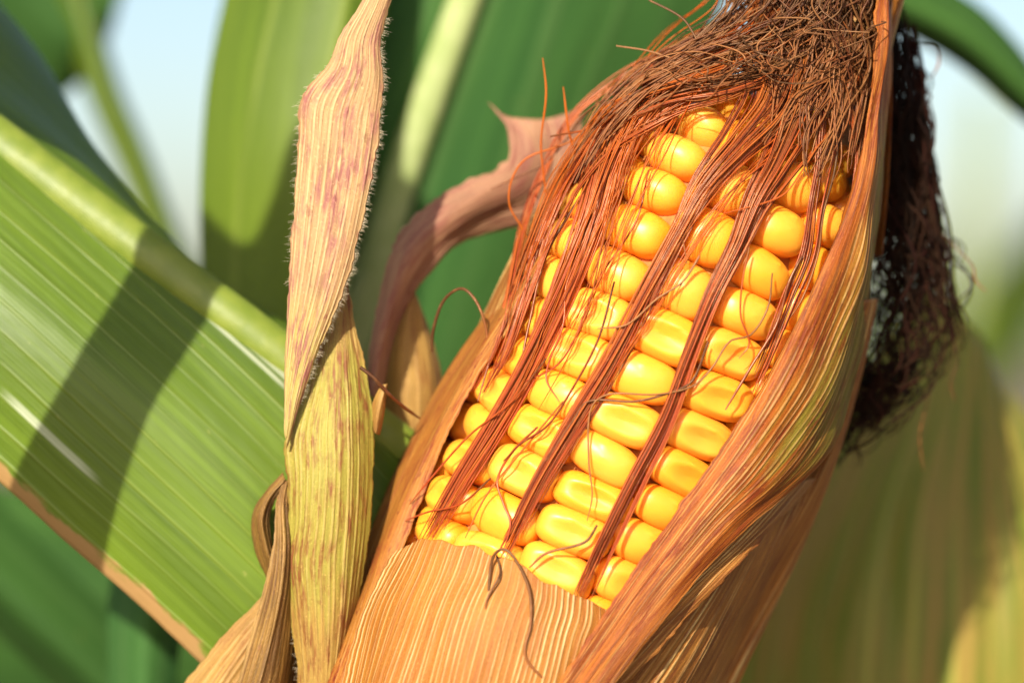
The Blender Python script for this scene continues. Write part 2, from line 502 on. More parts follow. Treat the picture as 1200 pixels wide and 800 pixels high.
# ------------------------------------------------------------------ ground and far field
def ground():
    n = 80
    x = np.sinh(np.linspace(-6, 6, n)) * 1200
    gx, gy = np.meshgrid(x, x, indexing='ij')
    near = np.clip(1 - np.hypot(gx, gy) / 60000, 0, 1)
    gz = -HZ * 1000 + 35 * np.sin(gx * 2 * pi / 760) * near + 25 * wob(gx * .004, gy * .004, 3)
    o = mesh('ground', np.stack([gx, gy, gz], -1).reshape(-1, 3), grid_faces(n, n), M_soil)
    o['kind'] = 'structure'
    o['label'] = 'bare brown soil of the maize field'
ground()

def blade_quads(n, base, length, width, droop, az, lean, seg=6):
    """one long drooping maize blade as a folded strip: returns vertices and quads"""
    t = np.linspace(0, 1, seg)
    out = length * (t * cos(lean))
    up = length * (t * sin(lean) - droop * t * t)
    w = width * np.sin(pi * np.clip(.12 + .88 * t, 0, 1)) ** .7 * .5
    d = np.array([cos(az), sin(az), 0]); s = np.array([-sin(az), cos(az), 0])
    c = base + d * out[:, None] + np.array([0, 0, 1.]) * up[:, None]
    v = np.stack([c - s * w[:, None] + [0, 0, 1] * (w * .35)[:, None], c, c + s * w[:, None] + [0, 0, 1] * (w * .35)[:, None]], 0)
    return v

def field():
    vs, fs, b = [], [], 0
    r = np.random.default_rng(11)
    for _ in range(2600):
        y = 26000 + 45000 * r.random() ** 1.5
        x = (r.random() - .5) * 2 * y * .6
        hb = -HZ * 1000 + 1900 * r.random() ** .7
        v = blade_quads(1, np.array([x, y, hb]), 600 + 400 * r.random(), 110, .5, r.uniform(0, 6.28), 1.0, 5)
        vs.append(v.reshape(-1, 3)); fs.append(grid_faces(3, 5) + b); b += 15
    o = mesh('maize_field', np.concatenate(vs), np.concatenate(fs), M_field)
    o['kind'] = 'stuff'; o['label'] = 'far green maize field under the pale sky'; o['category'] = 'field'
field()

def corn_plant(x, y, h, label, seed, naz=9, mat=None):
    r = np.random.default_rng(seed)
    b = np.array([x, y, -HZ * 1000.])
    t = thing('corn_plant', label, 'plant', b, 'blurred maize plants in the background')
    n = 12
    zz = np.linspace(0, h, n)
    pts = b + np.stack([20 * np.sin(zz * .003 + seed), 14 * np.cos(zz * .002), zz], 1)
    tube_obj('stalk', [(pts, np.linspace(14, 5, n), .3)], M_stalk, t, 8)
    for k in range(naz):
        f = .2 + .75 * k / naz
        base = pts[int(f * (n - 1))]
        az = k * 2.6 + r.uniform(-.5, .5) + seed
        v = blade_quads(1, base, r.uniform(520, 760), r.uniform(65, 90), r.uniform(.55, .9), az, r.uniform(.9, 1.2), 14)
        w = np.linalg.norm(np.diff(v, axis=0), axis=2).sum(0).mean(); L = 600
        uu = np.stack(np.meshgrid(np.linspace(0, 1, 3), np.linspace(0, 1, 14), indexing='ij'), -1).reshape(-1, 2)
        mesh('leaf_blade', v.reshape(-1, 3), grid_faces(3, 14), mat or M_leaf_lime, t, uv={'unit': uu, 'mm': uu * [w, L]})
corn_plant(330, 1750, 1330, 'short lime green maize plant blurred at the right edge', 3)
corn_plant(760, 2600, 1250, 'small pale green maize plant far behind the dark silk', 8)

# ------------------------------------------------------------------ maize leaves around the ear
def corn_leaf(label, curves, mat, rib_pts=None, rib_r=(2, 2), rib_mat=None, nu=50, nv=90, wave=(.5, .03), rib=(0, 0), seed=1, th=.3, ragged=0):
    g0 = loft(curves, 9, 9)
    t = thing('corn_leaf', label, 'leaf', g0[4, 0], 'maize leaves around the ear')
    sheet('blade', curves, mat, t, nu, nv, th, rib, wave, ragged, seed)
    if rib_pts is not None:
        n = 70
        p = crom(rib_pts, n)
        tube_obj('midrib', [(p, np.linspace(rib_r[0], rib_r[1], n), .21)], rib_mat or M_rib, t, 14)
    return t

# the large leaf on the left: upper half, midrib, lower half with its dry edge
mid1 = [(-120, 75, 20), (0, 168, 19), (100, 243, 18), (200, 318, 17), (300, 392, 16), (400, 468, 16), (480, 530, 18)]
corn_leaf('large green leaf with diagonal midrib and dry brown lower edge at left', [
    [P(-170, -110, 60), P(-30, -30, 56), P(50, 60, 52), P(95, 150, 46), P(165, 250, 38), P(260, 335, 32), P(380, 400, 30)],
    [P(-140, 0, 36), P(-10, 85, 34), P(70, 160, 32), P(150, 245, 28), P(240, 325, 25), P(330, 395, 23), P(430, 460, 24)],
    [P(*q) for q in mid1],
    [P(-130, 205, 13), P(-5, 300, 11.5), P(95, 380, 10.5), P(190, 455, 10), P(285, 530, 10), P(380, 605, 11), P(460, 670, 13)],
    [P(-130, 340, 11), P(-5, 430, 9.5), P(85, 510, 9), P(175, 585, 9), P(265, 655, 9), P(355, 730, 10), P(430, 800, 12)],
    [P(-130, 455, 14), P(0, 562, 12), P(80, 636, 11), P(160, 706, 11), P(235, 776, 11), P(320, 855, 12), P(400, 925, 14)],
], M_leaf_big, [P(a, b, d + .5) for a, b, d in mid1], (2.5, 2.1), M_rib_green, 130, 130, (.6, .05), (.27, .035), 21)

# tall leaf behind the ear with a pale midrib
mid2 = [(590, -120, 78), (545, 0, 80), (505, 110, 82), (470, 210, 84), (440, 310, 86), (415, 400, 88), (392, 500, 90), (370, 620, 92)]
corn_leaf('tall dark green leaf with pale midrib behind the ear', [
    [P(310, -120, 96), P(262, 0, 96), P(243, 110, 96), P(236, 210, 96), P(236, 310, 97), P(250, 420, 98), P(270, 540, 99), P(300, 650, 99)],
    [P(430, -120, 80), P(390, 0, 80), P(360, 110, 80), P(340, 210, 81), P(325, 310, 83), P(325, 410, 86), P(330, 520, 88), P(335, 640, 90)],
    [P(*q) for q in mid2],
    [P(720, -120, 82), P(680, 0, 84), P(640, 110, 86), P(600, 220, 88), P(560, 330, 90), P(525, 430, 92), P(490, 530, 94), P(450, 640, 96)],
    [P(880, -120, 92), P(850, 0, 95), P(800, 110, 98), P(750, 230, 100), P(690, 350, 102), P(640, 470, 103), P(570, 570, 104), P(500, 660, 105)],
], M_leaf_back, [P(a, b, d - 1.5) for a, b, d in mid2], (1.9, 2.3), M_rib, 60, 80, (.8, .02), (0, 0), 31)

corn_leaf('bright yellow green leaf blurred left of the upright dry husk', [
    [P(290, -120, 72), P(264, 0, 72), P(246, 90, 72), P(238, 190, 72), P(238, 290, 73), P(246, 400, 74)],
    [P(350, -120, 66), P(330, 0, 66), P(310, 90, 66), P(300, 190, 66), P(298, 290, 67), P(300, 400, 68)],
    [P(420, -120, 64), P(405, 0, 64), P(390, 90, 64), P(375, 190, 64), P(366, 290, 65), P(362, 400, 66)],
    [P(470, -120, 68), P(452, 0, 68), P(436, 90, 68), P(424, 190, 68), P(412, 290, 69), P(400, 400, 70)],
], M_leaf_lime, None, nu=40, nv=60, seed=131, wave=(.8, .03))

corn_leaf('dark green leaf tip hanging across the top right corner', [
    [P(1000, -90, 112), P(1090, -25, 112), P(1155, 18, 112), P(1212, 85, 112), P(1250, 160, 112)],
    [P(990, -30, 104), P(1075, 12, 104), P(1140, 50, 104), P(1205, 112, 105), P(1248, 165, 107)],
    [P(960, 20, 112), P(1055, 40, 112), P(1128, 80, 112), P(1196, 138, 112), P(1245, 172, 112)],
], M_leaf_dark, None, nu=20, nv=40, seed=41)

corn_leaf('streaked dull green and brown leaf in shade at lower right', [
    [P(1085, 330, 96), P(1010, 430, 94), P(930, 540, 92), P(870, 660, 90), P(840, 780, 88), P(830, 900, 88)],
    [P(1110, 350, 92), P(1060, 460, 88), P(1000, 580, 85), P(960, 700, 83), P(940, 820, 82), P(930, 930, 82)],
    [P(1130, 375, 90), P(1110, 480, 86), P(1080, 600, 82), P(1060, 720, 80), P(1050, 840, 79), P(1050, 950, 79)],
    [P(1150, 400, 92), P(1170, 510, 88), P(1180, 620, 84), P(1190, 740, 81), P(1190, 860, 80), P(1200, 960, 80)],
    [P(1150, 425, 98), P(1210, 500, 94), P(1270, 620, 90), P(1320, 740, 88), P(1340, 860, 87), P(1360, 960, 87)],
], M_leaf_dull, None, nu=60, nv=70, rib=(.13, .35), wave=(.8, .03), seed=51)

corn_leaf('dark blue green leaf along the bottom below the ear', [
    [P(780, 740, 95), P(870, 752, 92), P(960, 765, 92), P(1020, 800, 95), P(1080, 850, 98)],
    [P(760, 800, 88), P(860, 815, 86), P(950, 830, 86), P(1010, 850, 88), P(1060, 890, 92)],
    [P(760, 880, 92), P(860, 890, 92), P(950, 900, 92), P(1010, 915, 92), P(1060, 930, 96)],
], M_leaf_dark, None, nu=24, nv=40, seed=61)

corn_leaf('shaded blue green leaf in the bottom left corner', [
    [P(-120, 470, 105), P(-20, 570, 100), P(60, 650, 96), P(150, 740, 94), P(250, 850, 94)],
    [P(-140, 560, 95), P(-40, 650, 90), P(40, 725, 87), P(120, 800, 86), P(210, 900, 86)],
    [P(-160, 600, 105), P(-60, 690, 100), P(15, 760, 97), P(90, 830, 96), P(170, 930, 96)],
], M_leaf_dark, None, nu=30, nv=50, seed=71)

corn_leaf('leaf coloured as in deep shade filling the gap behind the bottom left leaves', [
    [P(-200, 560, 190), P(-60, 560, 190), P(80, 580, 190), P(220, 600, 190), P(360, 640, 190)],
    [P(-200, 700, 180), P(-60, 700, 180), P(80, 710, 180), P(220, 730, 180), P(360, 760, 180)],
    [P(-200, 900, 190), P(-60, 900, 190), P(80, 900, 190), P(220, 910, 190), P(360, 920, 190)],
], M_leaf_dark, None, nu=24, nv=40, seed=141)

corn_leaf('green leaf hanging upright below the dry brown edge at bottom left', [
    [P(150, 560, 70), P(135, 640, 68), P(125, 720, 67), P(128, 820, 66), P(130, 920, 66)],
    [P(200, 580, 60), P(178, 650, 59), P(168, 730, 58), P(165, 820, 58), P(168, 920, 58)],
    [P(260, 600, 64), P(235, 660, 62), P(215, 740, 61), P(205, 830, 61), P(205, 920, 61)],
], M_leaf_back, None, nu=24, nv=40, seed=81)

corn_leaf('narrow olive leaf edge blurred against the sky at upper left', [
    [P(40, -60, 190), P(75, 30, 188), P(105, 120, 186), P(140, 200, 184), P(180, 300, 182), P(230, 400, 180)],
    [P(70, -70, 184), P(98, 20, 182), P(125, 110, 180), P(160, 190, 178), P(200, 290, 176), P(250, 390, 175)],
    [P(95, -80, 190), P(115, 15, 188), P(140, 100, 186), P(175, 180, 184), P(215, 280, 182), P(262, 380, 180)],
], M_leaf_lime, None, nu=16, nv=40, seed=91)

corn_leaf('dark green leaf blurred in the top left corner', [
    [P(-160, -60, 200), P(-80, 40, 198), P(0, 105, 196), P(65, 118, 194), P(118, 70, 192), P(150, -20, 194)],
    [P(-80, -140, 190), P(-10, -50, 188), P(45, 15, 186), P(88, 40, 184), P(126, 15, 184), P(152, -50, 186)],
    [P(10, -220, 196), P(60, -130, 194), P(98, -75, 192), P(126, -45, 190), P(146, -60, 190), P(156, -90, 192)],
], M_leaf_dark, None, nu=24, nv=40, seed=101)

corn_leaf('yellow green leaf strip blurred behind the silk tuft at top', [
    [P(752, -80, 230), P(765, 0, 230), P(760, 60, 230), P(740, 130, 230), P(700, 230, 230)],
    [P(785, -80, 222), P(795, 0, 222), P(785, 60, 222), P(765, 130, 222), P(730, 230, 222)],
    [P(820, -80, 230), P(825, 0, 230), P(812, 60, 230), P(790, 130, 230), P(760, 230, 230)],
], M_leaf_lime, None, nu=16, nv=30, seed=111)

# a leaf of the same plant, higher up and nearer the sun, that shades a band of the large leaf
def toward_sun(px, py, d, k):
    return P(px, py, d) + np.array(SUN) * k
corn_leaf('narrow leaf above the picture that shades a band of the large leaf', [
    [toward_sun(*q, 92) for q in ((200, 215, 22), (142, 305, 14), (86, 430, 9.5), (22, 560, 12), (-40, 690, 14))],
    [toward_sun(*q, 91) for q in ((248, 260, 22), (188, 350, 14), (130, 460, 9.5), (76, 592, 10.5), (30, 720, 13))],
    [toward_sun(*q, 92) for q in ((300, 300, 22), (240, 372, 15), (175, 492, 9.5), (128, 625, 9.5), (100, 750, 12))],
], M_leaf_back, None, nu=20, nv=40, seed=121)

corn_leaf('unseen leaf added to shade the upper half of the large leaf', [
    [toward_sun(*q, 122) for q in ((-160, -190, 60), (-20, -90, 58), (60, 10, 54), (120, 110, 48), (215, 235, 38))],
    [toward_sun(*q, 120) for q in ((-150, -80, 50), (-20, 20, 46), (50, 95, 42), (110, 165, 38), (205, 252, 32))],
    [toward_sun(*q, 122) for q in ((-140, 10, 36), (-10, 100, 33), (62, 165, 30), (125, 215, 28), (200, 268, 26))],
], M_leaf_back, None, nu=20, nv=40, seed=122)  # unseen leaf added for the shade it throws
corn_leaf('leaf above the picture that shades part of the bright yellow green leaf', [
    [toward_sun(*q, 152) for q in ((400, 90, 64), (345, 170, 65), (322, 240, 66), (290, 290, 68), (230, 240, 72), (180, 200, 74))],
    [toward_sun(*q, 150) for q in ((425, 120, 64), (380, 200, 64), (355, 270, 65), (310, 340, 67), (240, 320, 71), (180, 290, 74))],
    [toward_sun(*q, 152) for q in ((460, 150, 66), (425, 230, 65), (405, 310, 65), (350, 420, 67), (250, 420, 71), (180, 400, 74))],
], M_leaf_back, None, nu=20, nv=40, seed=123)

# ------------------------------------------------------------------ the ear
ear = thing('corn_ear', 'ripe yellow corn ear with open dry husk and reddish brown silk', 'corn', E(-95, 0, 0))

# cob under the kernels
ns, nph = 40, 48
ss = np.linspace(-60, 39, ns)
cv = np.stack([E(s, a, max(rad(s) - 3.2, .3)) for s in ss for a in np.linspace(0, 2 * pi, nph, endpoint=False)])
i = np.arange(ns - 1)[:, None] * nph; j = np.arange(nph)[None, :]
cf = np.stack([i + j, i + (j + 1) % nph, i + nph + (j + 1) % nph, i + nph + j], -1).reshape(-1, 4)
mesh('cob', cv, cf, M_cob, ear)

def kernel_mesh(k):
    """unit kernel: x across the row, y along the ear, z outwards; crown at z = 0"""
    r = np.random.default_rng(100 + k)
    nth, nph_ = 26, 36
    th = np.linspace(0, pi, nth)[:, None]; ph = np.linspace(0, 2 * pi, nph_, endpoint=False)[None, :]
    n1 = r.uniform(.52, .66) if k >= 6 else r.uniform(.66, .8); n2 = r.uniform(.62, .78)
    pw = lambda a, e: np.sign(a) * np.abs(a) ** e
    x = pw(np.sin(th), n2) * pw(np.cos(ph), n1) * .5
    y = pw(np.sin(th), n2) * pw(np.sin(ph), n1) * .5
    z = pw(np.cos(th), .9) * np.ones_like(ph)
    dent = (k >= 6)
    z = np.where(z > 0, z * .34, z * .9)
    rr = np.hypot(x / .5, y / .5)
    if dent:
        a = r.uniform(.05, .11); cx, cy = r.uniform(-.08, .08), r.uniform(-.06, .06)
        q = ((x - cx) / .30) ** 2 + ((y - cy) / .22) ** 2
        z = z - np.where(z > 0, a * np.exp(-q), 0) + np.where(z > 0, .35 * a * np.exp(-(q - 1.6) ** 2), 0)
    else:
        z = z + np.where(z > 0, .05 * np.exp(-((x / .3) ** 2 + (y / .3) ** 2)), 0)
    # silk scar: a small nub on the upper shoulder
    bx, by = r.uniform(-.1, .1), r.uniform(.26, .33)
    z = z + np.where(z > 0, .045 * np.exp(-((x - bx) ** 2 + (y - by) ** 2) / .0022), 0)
    sc = 1 + .035 * wob(x * 4, y * 4 + z * 3, 50 + k)
    x, y = x * sc * (1 - .12 * np.clip(-z, 0, 1)), y * sc
    x = x + r.uniform(-.05, .05) * y
    v = np.stack(np.broadcast_arrays(x, y, z), -1).reshape(-1, 3)
    i = np.arange(nth - 1)[:, None] * nph_; j = np.arange(nph_)[None, :]
    f = np.stack([i + j, i + nph_ + j, i + nph_ + (j + 1) % nph_, i + (j + 1) % nph_], -1).reshape(-1, 4)
    me = bpy.data.meshes.new('kernel')
    me.from_pydata([tuple(a * .001) for a in v], [], f.tolist())
    me.validate()
    me.polygons.foreach_set('use_smooth', np.full(len(me.polygons), True))
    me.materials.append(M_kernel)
    return me
KM = [kernel_mesh(k) for k in range(12)]

from mathutils import Matrix
ROW_S = {                                   # where the kernels sit along each row in view (mm along the ear)
    -2: [-26.3, -22.0, -17.2, -12.8, -8.3, -3.4, 1.5, 6.4, 11.4, 16.5, 21.6, 26.6, 30.9, 35],
    -1: [-26.3, -21.2, -15.6, -10.5, -5.7, -.6, 4.6, 9.9, 15.3, 20.5, 25.2, 29.8, 34.2],
    0: [-29.3, -24.3, -19.4, -14.8, -10.2, -5.3, .0, 5.5, 11.3, 17.9, 24.3, 29.8, 34.3, 38],
    1: [-27.6, -22.5, -17.4, -12.8, -8.2, -3.4, 1.6, 6.7, 11.6, 16.7, 22.0, 27.7, 32.6],
}
for ri in range(-4, 5):
    ss_ = ROW_S.get(ri)
    if ss_ is None:
        ss_ = list(np.cumsum(rng.uniform(4.7, 5.5, 13)) - 31.5 + (ri % 2) * 2.4)
    ss_ = [ss_[0] - 10.2, ss_[0] - 5.1] + ss_
    for q_, s in enumerate(ss_):
        nxt = ss_[q_ + 1] - s if q_ + 1 < len(ss_) else 4.6
        prv = s - ss_[q_ - 1] if q_ else nxt
        step = (nxt + prv) / 2
        r0 = float(rad(s))
        w = 2 * pi * r0 / 13 * rng.uniform(.93, .99)
        if r0 < 9:
            w = 4.6
            if ri % 2:
                continue
        if s > 9:
            w *= .93
        phi = radians(27.7 * ri - 1.9) + rng.normal(0, .016)
        slope = (float(rad(s + 1.5)) - float(rad(s - 1.5))) / 3
        ax_ = NA * cos(phi) - FA * sin(phi)
        out = NA * sin(phi) + FA * cos(phi)
        zz = out - UA * slope; zz /= np.linalg.norm(zz)
        yy = np.cross(zz, ax_); yy /= np.linalg.norm(yy)
        xx = np.cross(yy, zz)
        full = s < 9 and rng.random() < .72
        k = rng.integers(6, 12) if full else rng.integers(0, 6)
        depth = 6.4 if s < 9 else 8.6
        top = E(s, phi, r0 + rng.normal(0, .2) - .34 * depth)
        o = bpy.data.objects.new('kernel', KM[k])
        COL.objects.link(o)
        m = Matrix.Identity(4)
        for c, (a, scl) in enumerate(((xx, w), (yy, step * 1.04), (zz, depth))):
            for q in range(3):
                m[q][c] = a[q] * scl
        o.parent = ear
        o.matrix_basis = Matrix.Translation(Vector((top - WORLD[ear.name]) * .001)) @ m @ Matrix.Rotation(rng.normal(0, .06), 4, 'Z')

# ---- husk leaves: each is one lofted blade
RH = rad_husk
def onh(px, py, off=0.):
    return on(px, py, off, RH)
def back(px, py, dd):
    return P(px, py, DA + dd)

# back of the husk that wraps the far side of the ear, narrowing to the shank
cur = []
for a in np.linspace(radians(72), radians(290), 9):
    cur.append([E(-92, a, 9), E(-75, a, 14.5), E(-55, a, 18.4), E(-30, a, 20.2), E(-5, a, 20.6), E(14, a, 20), E(28, a, 17.5)])
sheet('husk_leaf', cur, M_h_under, ear, 200, 60, .3, (.85, .12), (.2, .1), .2, 3)
cur = []
for a in np.linspace(radians(70), radians(190), 7):
    cur.append([E(18, a, 19.5), E(28, a, 17.8), E(38, a, 14.5), E(48, a, 11.5), E(60, a, 9.5)])
sheet('husk_leaf', cur, M_h_under, ear, 140, 50, .25, (.95, .08), (.3, .1), .2, 5)
# front of the husk below the picture
cur = []
for a in np.linspace(radians(-85), radians(85), 7):
    cur.append([E(-92, a, 9), E(-75, a, 14.5), E(-58, a, 18.), E(-42, a, 18.6)])
sheet('husk_leaf', cur, M_h_under, ear, 160, 30, .3, (.85, .12), (.2, .1), 0, 4)
pts = np.stack([E(s, 0, 0) for s in np.linspace(-125, -88, 12)])
tube_obj('shank', [(pts, np.linspace(6.5, 9, 12), .4)], M_stalk, ear, 16)

# under husk on the right
sheet('husk_leaf', [
    [onh(600, 860, .6), onh(690, 760, .6), onh(775, 670, .7), onh(860, 575, .8), onh(935, 470, .9), onh(980, 360, 1.)],
    [onh(680, 860, 1.2), onh(760, 760, 1.2), onh(835, 665, 1.2), onh(905, 570, 1.2), onh(962, 465, 1.2), onh(1000, 355, 1.2)],
    [onh(760, 860, 1.8), onh(825, 760, 1.8), onh(885, 660, 1.8), onh(940, 565, 1.8), onh(985, 460, 1.7), onh(1013, 350, 1.6)],
    [onh(815, 860, 2.4), onh(866, 760, 2.4), onh(915, 660, 2.4), onh(962, 560, 2.3), onh(998, 460, 2.2), onh(1022, 350, 2.)],
    [back(838, 860, 3), back(884, 760, 3), back(930, 660, 3), back(972, 560, 3), back(1004, 460, 3), back(1026, 350, 3)],
    [back(800, 860, 14), back(850, 760, 14), back(895, 660, 14), back(940, 560, 14), back(975, 460, 14), back(1000, 350, 14)],
], M_h_under, ear, 420, 110, .2, (.95, .08), (.25, .12), .1, 12)

# middle strip on the right, between the under husk and the front husk
sheet('husk_leaf', [
    [onh(560, 860, 1.2), onh(640, 800, 1.5), onh(720, 730, 1.7), onh(800, 650, 1.8), onh(880, 560, 1.9)],
    [onh(620, 860, 2.2), onh(690, 800, 2.5), onh(765, 725, 2.6), onh(840, 650, 2.5), onh(920, 565, 2.4)],
    [onh(655, 880, 2.9), onh(735, 800, 3.2), onh(805, 725, 3.2), onh(880, 645, 3.), onh(958, 560, 2.7)],
], M_h_under, ear, 110, 90, .18, (.95, .08), (.25, .15), .25, 13)

# front husk on the right with its lifted greenish lobe
sheet('husk_leaf', [
    [onh(600, 880, 5.2), onh(655, 800, 4.2), onh(706, 722, 2.2), onh(768, 632, .8), onh(834, 540, .6), onh(902, 438, .6), onh(956, 334, .5), onh(992, 235, .8), onh(1016, 135, 1.5), onh(1024, 50, 2), onh(1030, -30, 2.)],
    [onh(622, 880, 5.8), onh(676, 800, 4.8), onh(732, 718, 3.0), onh(797, 630, 2.2), onh(860, 535, 2.1), onh(915, 430, 2.), onh(962, 325, 1.6), onh(1000, 225, 1.6), onh(1018, 130, 2), onh(1030, 50, 2.5), onh(1034, -30, 2.5)],
    [onh(640, 880, 6.0), onh(698, 795, 5.2), onh(762, 706, 4.0), onh(832, 618, 3.4), onh(900, 530, 3.5), onh(952, 430, 3.2), onh(988, 328, 2.6), onh(1012, 225, 2.3), onh(1026, 130, 2.3), onh(1036, 50, 3), onh(1038, -30, 3.)],
    [onh(655, 880, 6.0), onh(718, 790, 5.4), onh(787, 698, 4.6), onh(862, 612, 3.7), onh(938, 535, 3.8), onh(982, 435, 3.6), onh(1008, 330, 3.2), onh(1022, 225, 2.6), onh(1032, 130, 2.6), onh(1040, 50, 3), onh(1042, -30, 3.)],
    [onh(664, 882, 5.6), onh(730, 790, 5.2), onh(801, 699, 4.4), onh(880, 615, 3.7), onh(962, 540, 4.1), back(1003, 440, -2), back(1022, 330, 0), back(1034, 225, 1), back(1041, 130, 1), back(1046, 50, 1), back(1047, -30, 1)],
], M_h_right, ear, 320, 190, .16, (1.25, .03), (.3, .16), .18, 14)

# back strip of the husk that carries the silk at upper right
sheet('husk_leaf', [
    [back(1034, 300, 4), back(1040, 200, 3), back(1043, 110, 2), back(1044, 40, 2), back(1046, -40, 2)],
    [back(1020, 300, 10), back(1030, 200, 9), back(1036, 110, 8), back(1040, 40, 8), back(1042, -40, 8)],
    [back(985, 300, 16), back(1000, 200, 14), back(1012, 110, 12), back(1022, 40, 12), back(1028, -40, 12)],
], M_h_right, ear, 50, 70, .2, (.95, .1), (.2, .15), .1, 15)

# left husk strip beside the kernels
sheet('husk_leaf', [
    [back(425, 700, 18), back(485, 600, 18), back(540, 500, 17), back(588, 420, 15), back(628, 350, 13), back(650, 300, 12)],
    [back(330, 860, 5), back(378, 750, 4), back(422, 645, 3), back(466, 545, 2), back(522, 442, 1), back(588, 345, 0), back(630, 285, 1)],
    [onh(375, 850, 2.6), onh(412, 750, 2.3), onh(446, 650, 1.5), onh(488, 550, 1.2), onh(538, 450, 1.1), onh(594, 358, 1.), onh(634, 295, 1.2)],
    [onh(415, 850, 1.8), onh(440, 750, 1.2), onh(468, 655, .3), onh(505, 558, .1), onh(549, 466, .1), onh(599, 380, .2), onh(634, 310, .7)],
], M_h_left, ear, 90, 120, .16, (1.1, .03), (.25, .15), .12, 16)

# pale ribbed flap folded across the front
sheet('husk_leaf', [
    [onh(380, 900, 3.4), onh(392, 830, 3.2), onh(408, 770, 2.8), onh(425, 715, 2.3), onh(446, 672, 1.7), onh(462, 646, 1.6)],
    [onh(432, 900, 4.6), onh(442, 830, 4.4), onh(462, 770, 4.), onh(484, 712, 3.2), onh(497, 668, 2.2), onh(502, 631, 1.9)],
    [onh(520, 900, 5.2), onh(528, 830, 5.), onh(542, 770, 4.5), onh(556, 715, 3.5), onh(561, 675, 2.3), onh(560, 643, 2.0)],
    [onh(600, 900, 5.2), onh(604, 830, 4.8), onh(611, 780, 4.3), onh(618, 730, 3.4), onh(620, 695, 2.2), onh(618, 667, 1.9)],
    [onh(650, 900, 4.6), onh(655, 840, 4.2), onh(662, 795, 3.7), onh(668, 755, 3), onh(670, 722, 2.1), onh(668, 694, 1.5)],
    [onh(690, 900, 3.2), onh(705, 840, 2.8), onh(722, 800, 2.3), onh(735, 770, 1.8), onh(745, 748, 1.2), onh(745, 726, .6)],
], M_h_flap, ear, 380, 110, .14, (1.3, .04), (.35, .16), .15, 17, rim=.32)

# upright dry husk on the left: the narrow front blade ...
up_r = [(335, 525), (352, 468), (374, 410), (396, 358), (415, 300), (431, 232), (445, 150), (450, 95), (447, 48), (462, -10), (470, -60)]
up_l = [(334, 500), (333, 440), (336, 372), (340, 310), (344, 240), (350, 155), (354, 112), (384, 76), (398, 42), (424, 0), (440, -50)]
def mid(a, b, f, d, n=11):
    return [P(a[i][0] * (1 - f) + b[i][0] * f, a[i][1] * (1 - f) + b[i][1] * f, d) for i in range(n)]
hu, gu_ = sheet('husk_leaf', [
    [P(x, y, .9) for x, y in up_l], mid(up_l, up_r, .12, .35), mid(up_l, up_r, .5, .1), mid(up_l, up_r, .85, .3), [P(x, y, .9) for x, y in up_r],
], M_h_up, ear, 150, 220, .2, (1.9, .016), (.15, .12), .14, 18)
# ... and the broad half it folds over
hl, gl_ = sheet('husk_leaf', [
    [P(352, 870, 6), P(350, 790, 5), P(340, 715, 4), P(331, 660, 3.5), P(338, 620, 2.8), P(336, 560, 2.2), P(334, 515, 2.4), P(350, 470, 3.4), P(370, 400, 5), P(385, 330, 7)],
    [P(362, 870, 4.5), P(364, 790, 3.5), P(362, 715, 2), P(362, 655, 1), P(366, 600, .2), P(368, 550, .2), P(368, 500, 1.), P(378, 450, 2.5), P(390, 390, 4.5), P(397, 325, 7)],
    [P(378, 870, 5), P(388, 790, 3.5), P(396, 715, 2), P(402, 640, 1.), P(404, 580, .4), P(405, 530, .4), P(404, 480, 1.4), P(402, 430, 3), P(402, 380, 5), P(402, 325, 7.5)],
    [P(390, 870, 8), P(403, 790, 6.5), P(418, 715, 5.5), P(430, 640, 4.5), P(436, 580, 4), P(438, 530, 4), P(437, 480, 4.4), P(428, 430, 5), P(416, 380, 6), P(407, 330, 8)],
], M_h_low, ear, 130, 180, .2, (1.6, .05), (.3, .13), .15, 19)

# white hairs on the upright husk's edges
def hairs(name, edge, n, side, seed):
    r = np.random.default_rng(seed)
    st = []
    for _ in range(n):
        i = r.random() * (len(edge) - 2)
        k = int(i); f = i - k
        p = edge[k] * (1 - f) + edge[k + 1] * f
        ln = r.uniform(.2, .85) * r.uniform(.5, 1.2)
        d = np.array([side * r.uniform(.5, 1), r.normal(0, .3), r.normal(-.15, .28)]); d /= np.linalg.norm(d)
        t = np.linspace(0, 1, 5)[:, None]
        q = p + d * ln * t + np.array([0, 0, -.06]) * ln * t * t
        st.append((q, np.linspace(.014, .006, 5), r.random()))
    tube_obj(name, st, M_hair, ear, 3, True)
hairs('edge_hair', gu_[-1, 20:190], 700, 1, 5)
hairs('edge_hair', gl_[0, 10:60], 70, -1, 6)
hairs('edge_hair', gu_[0, 60:170], 120, -1, 7)

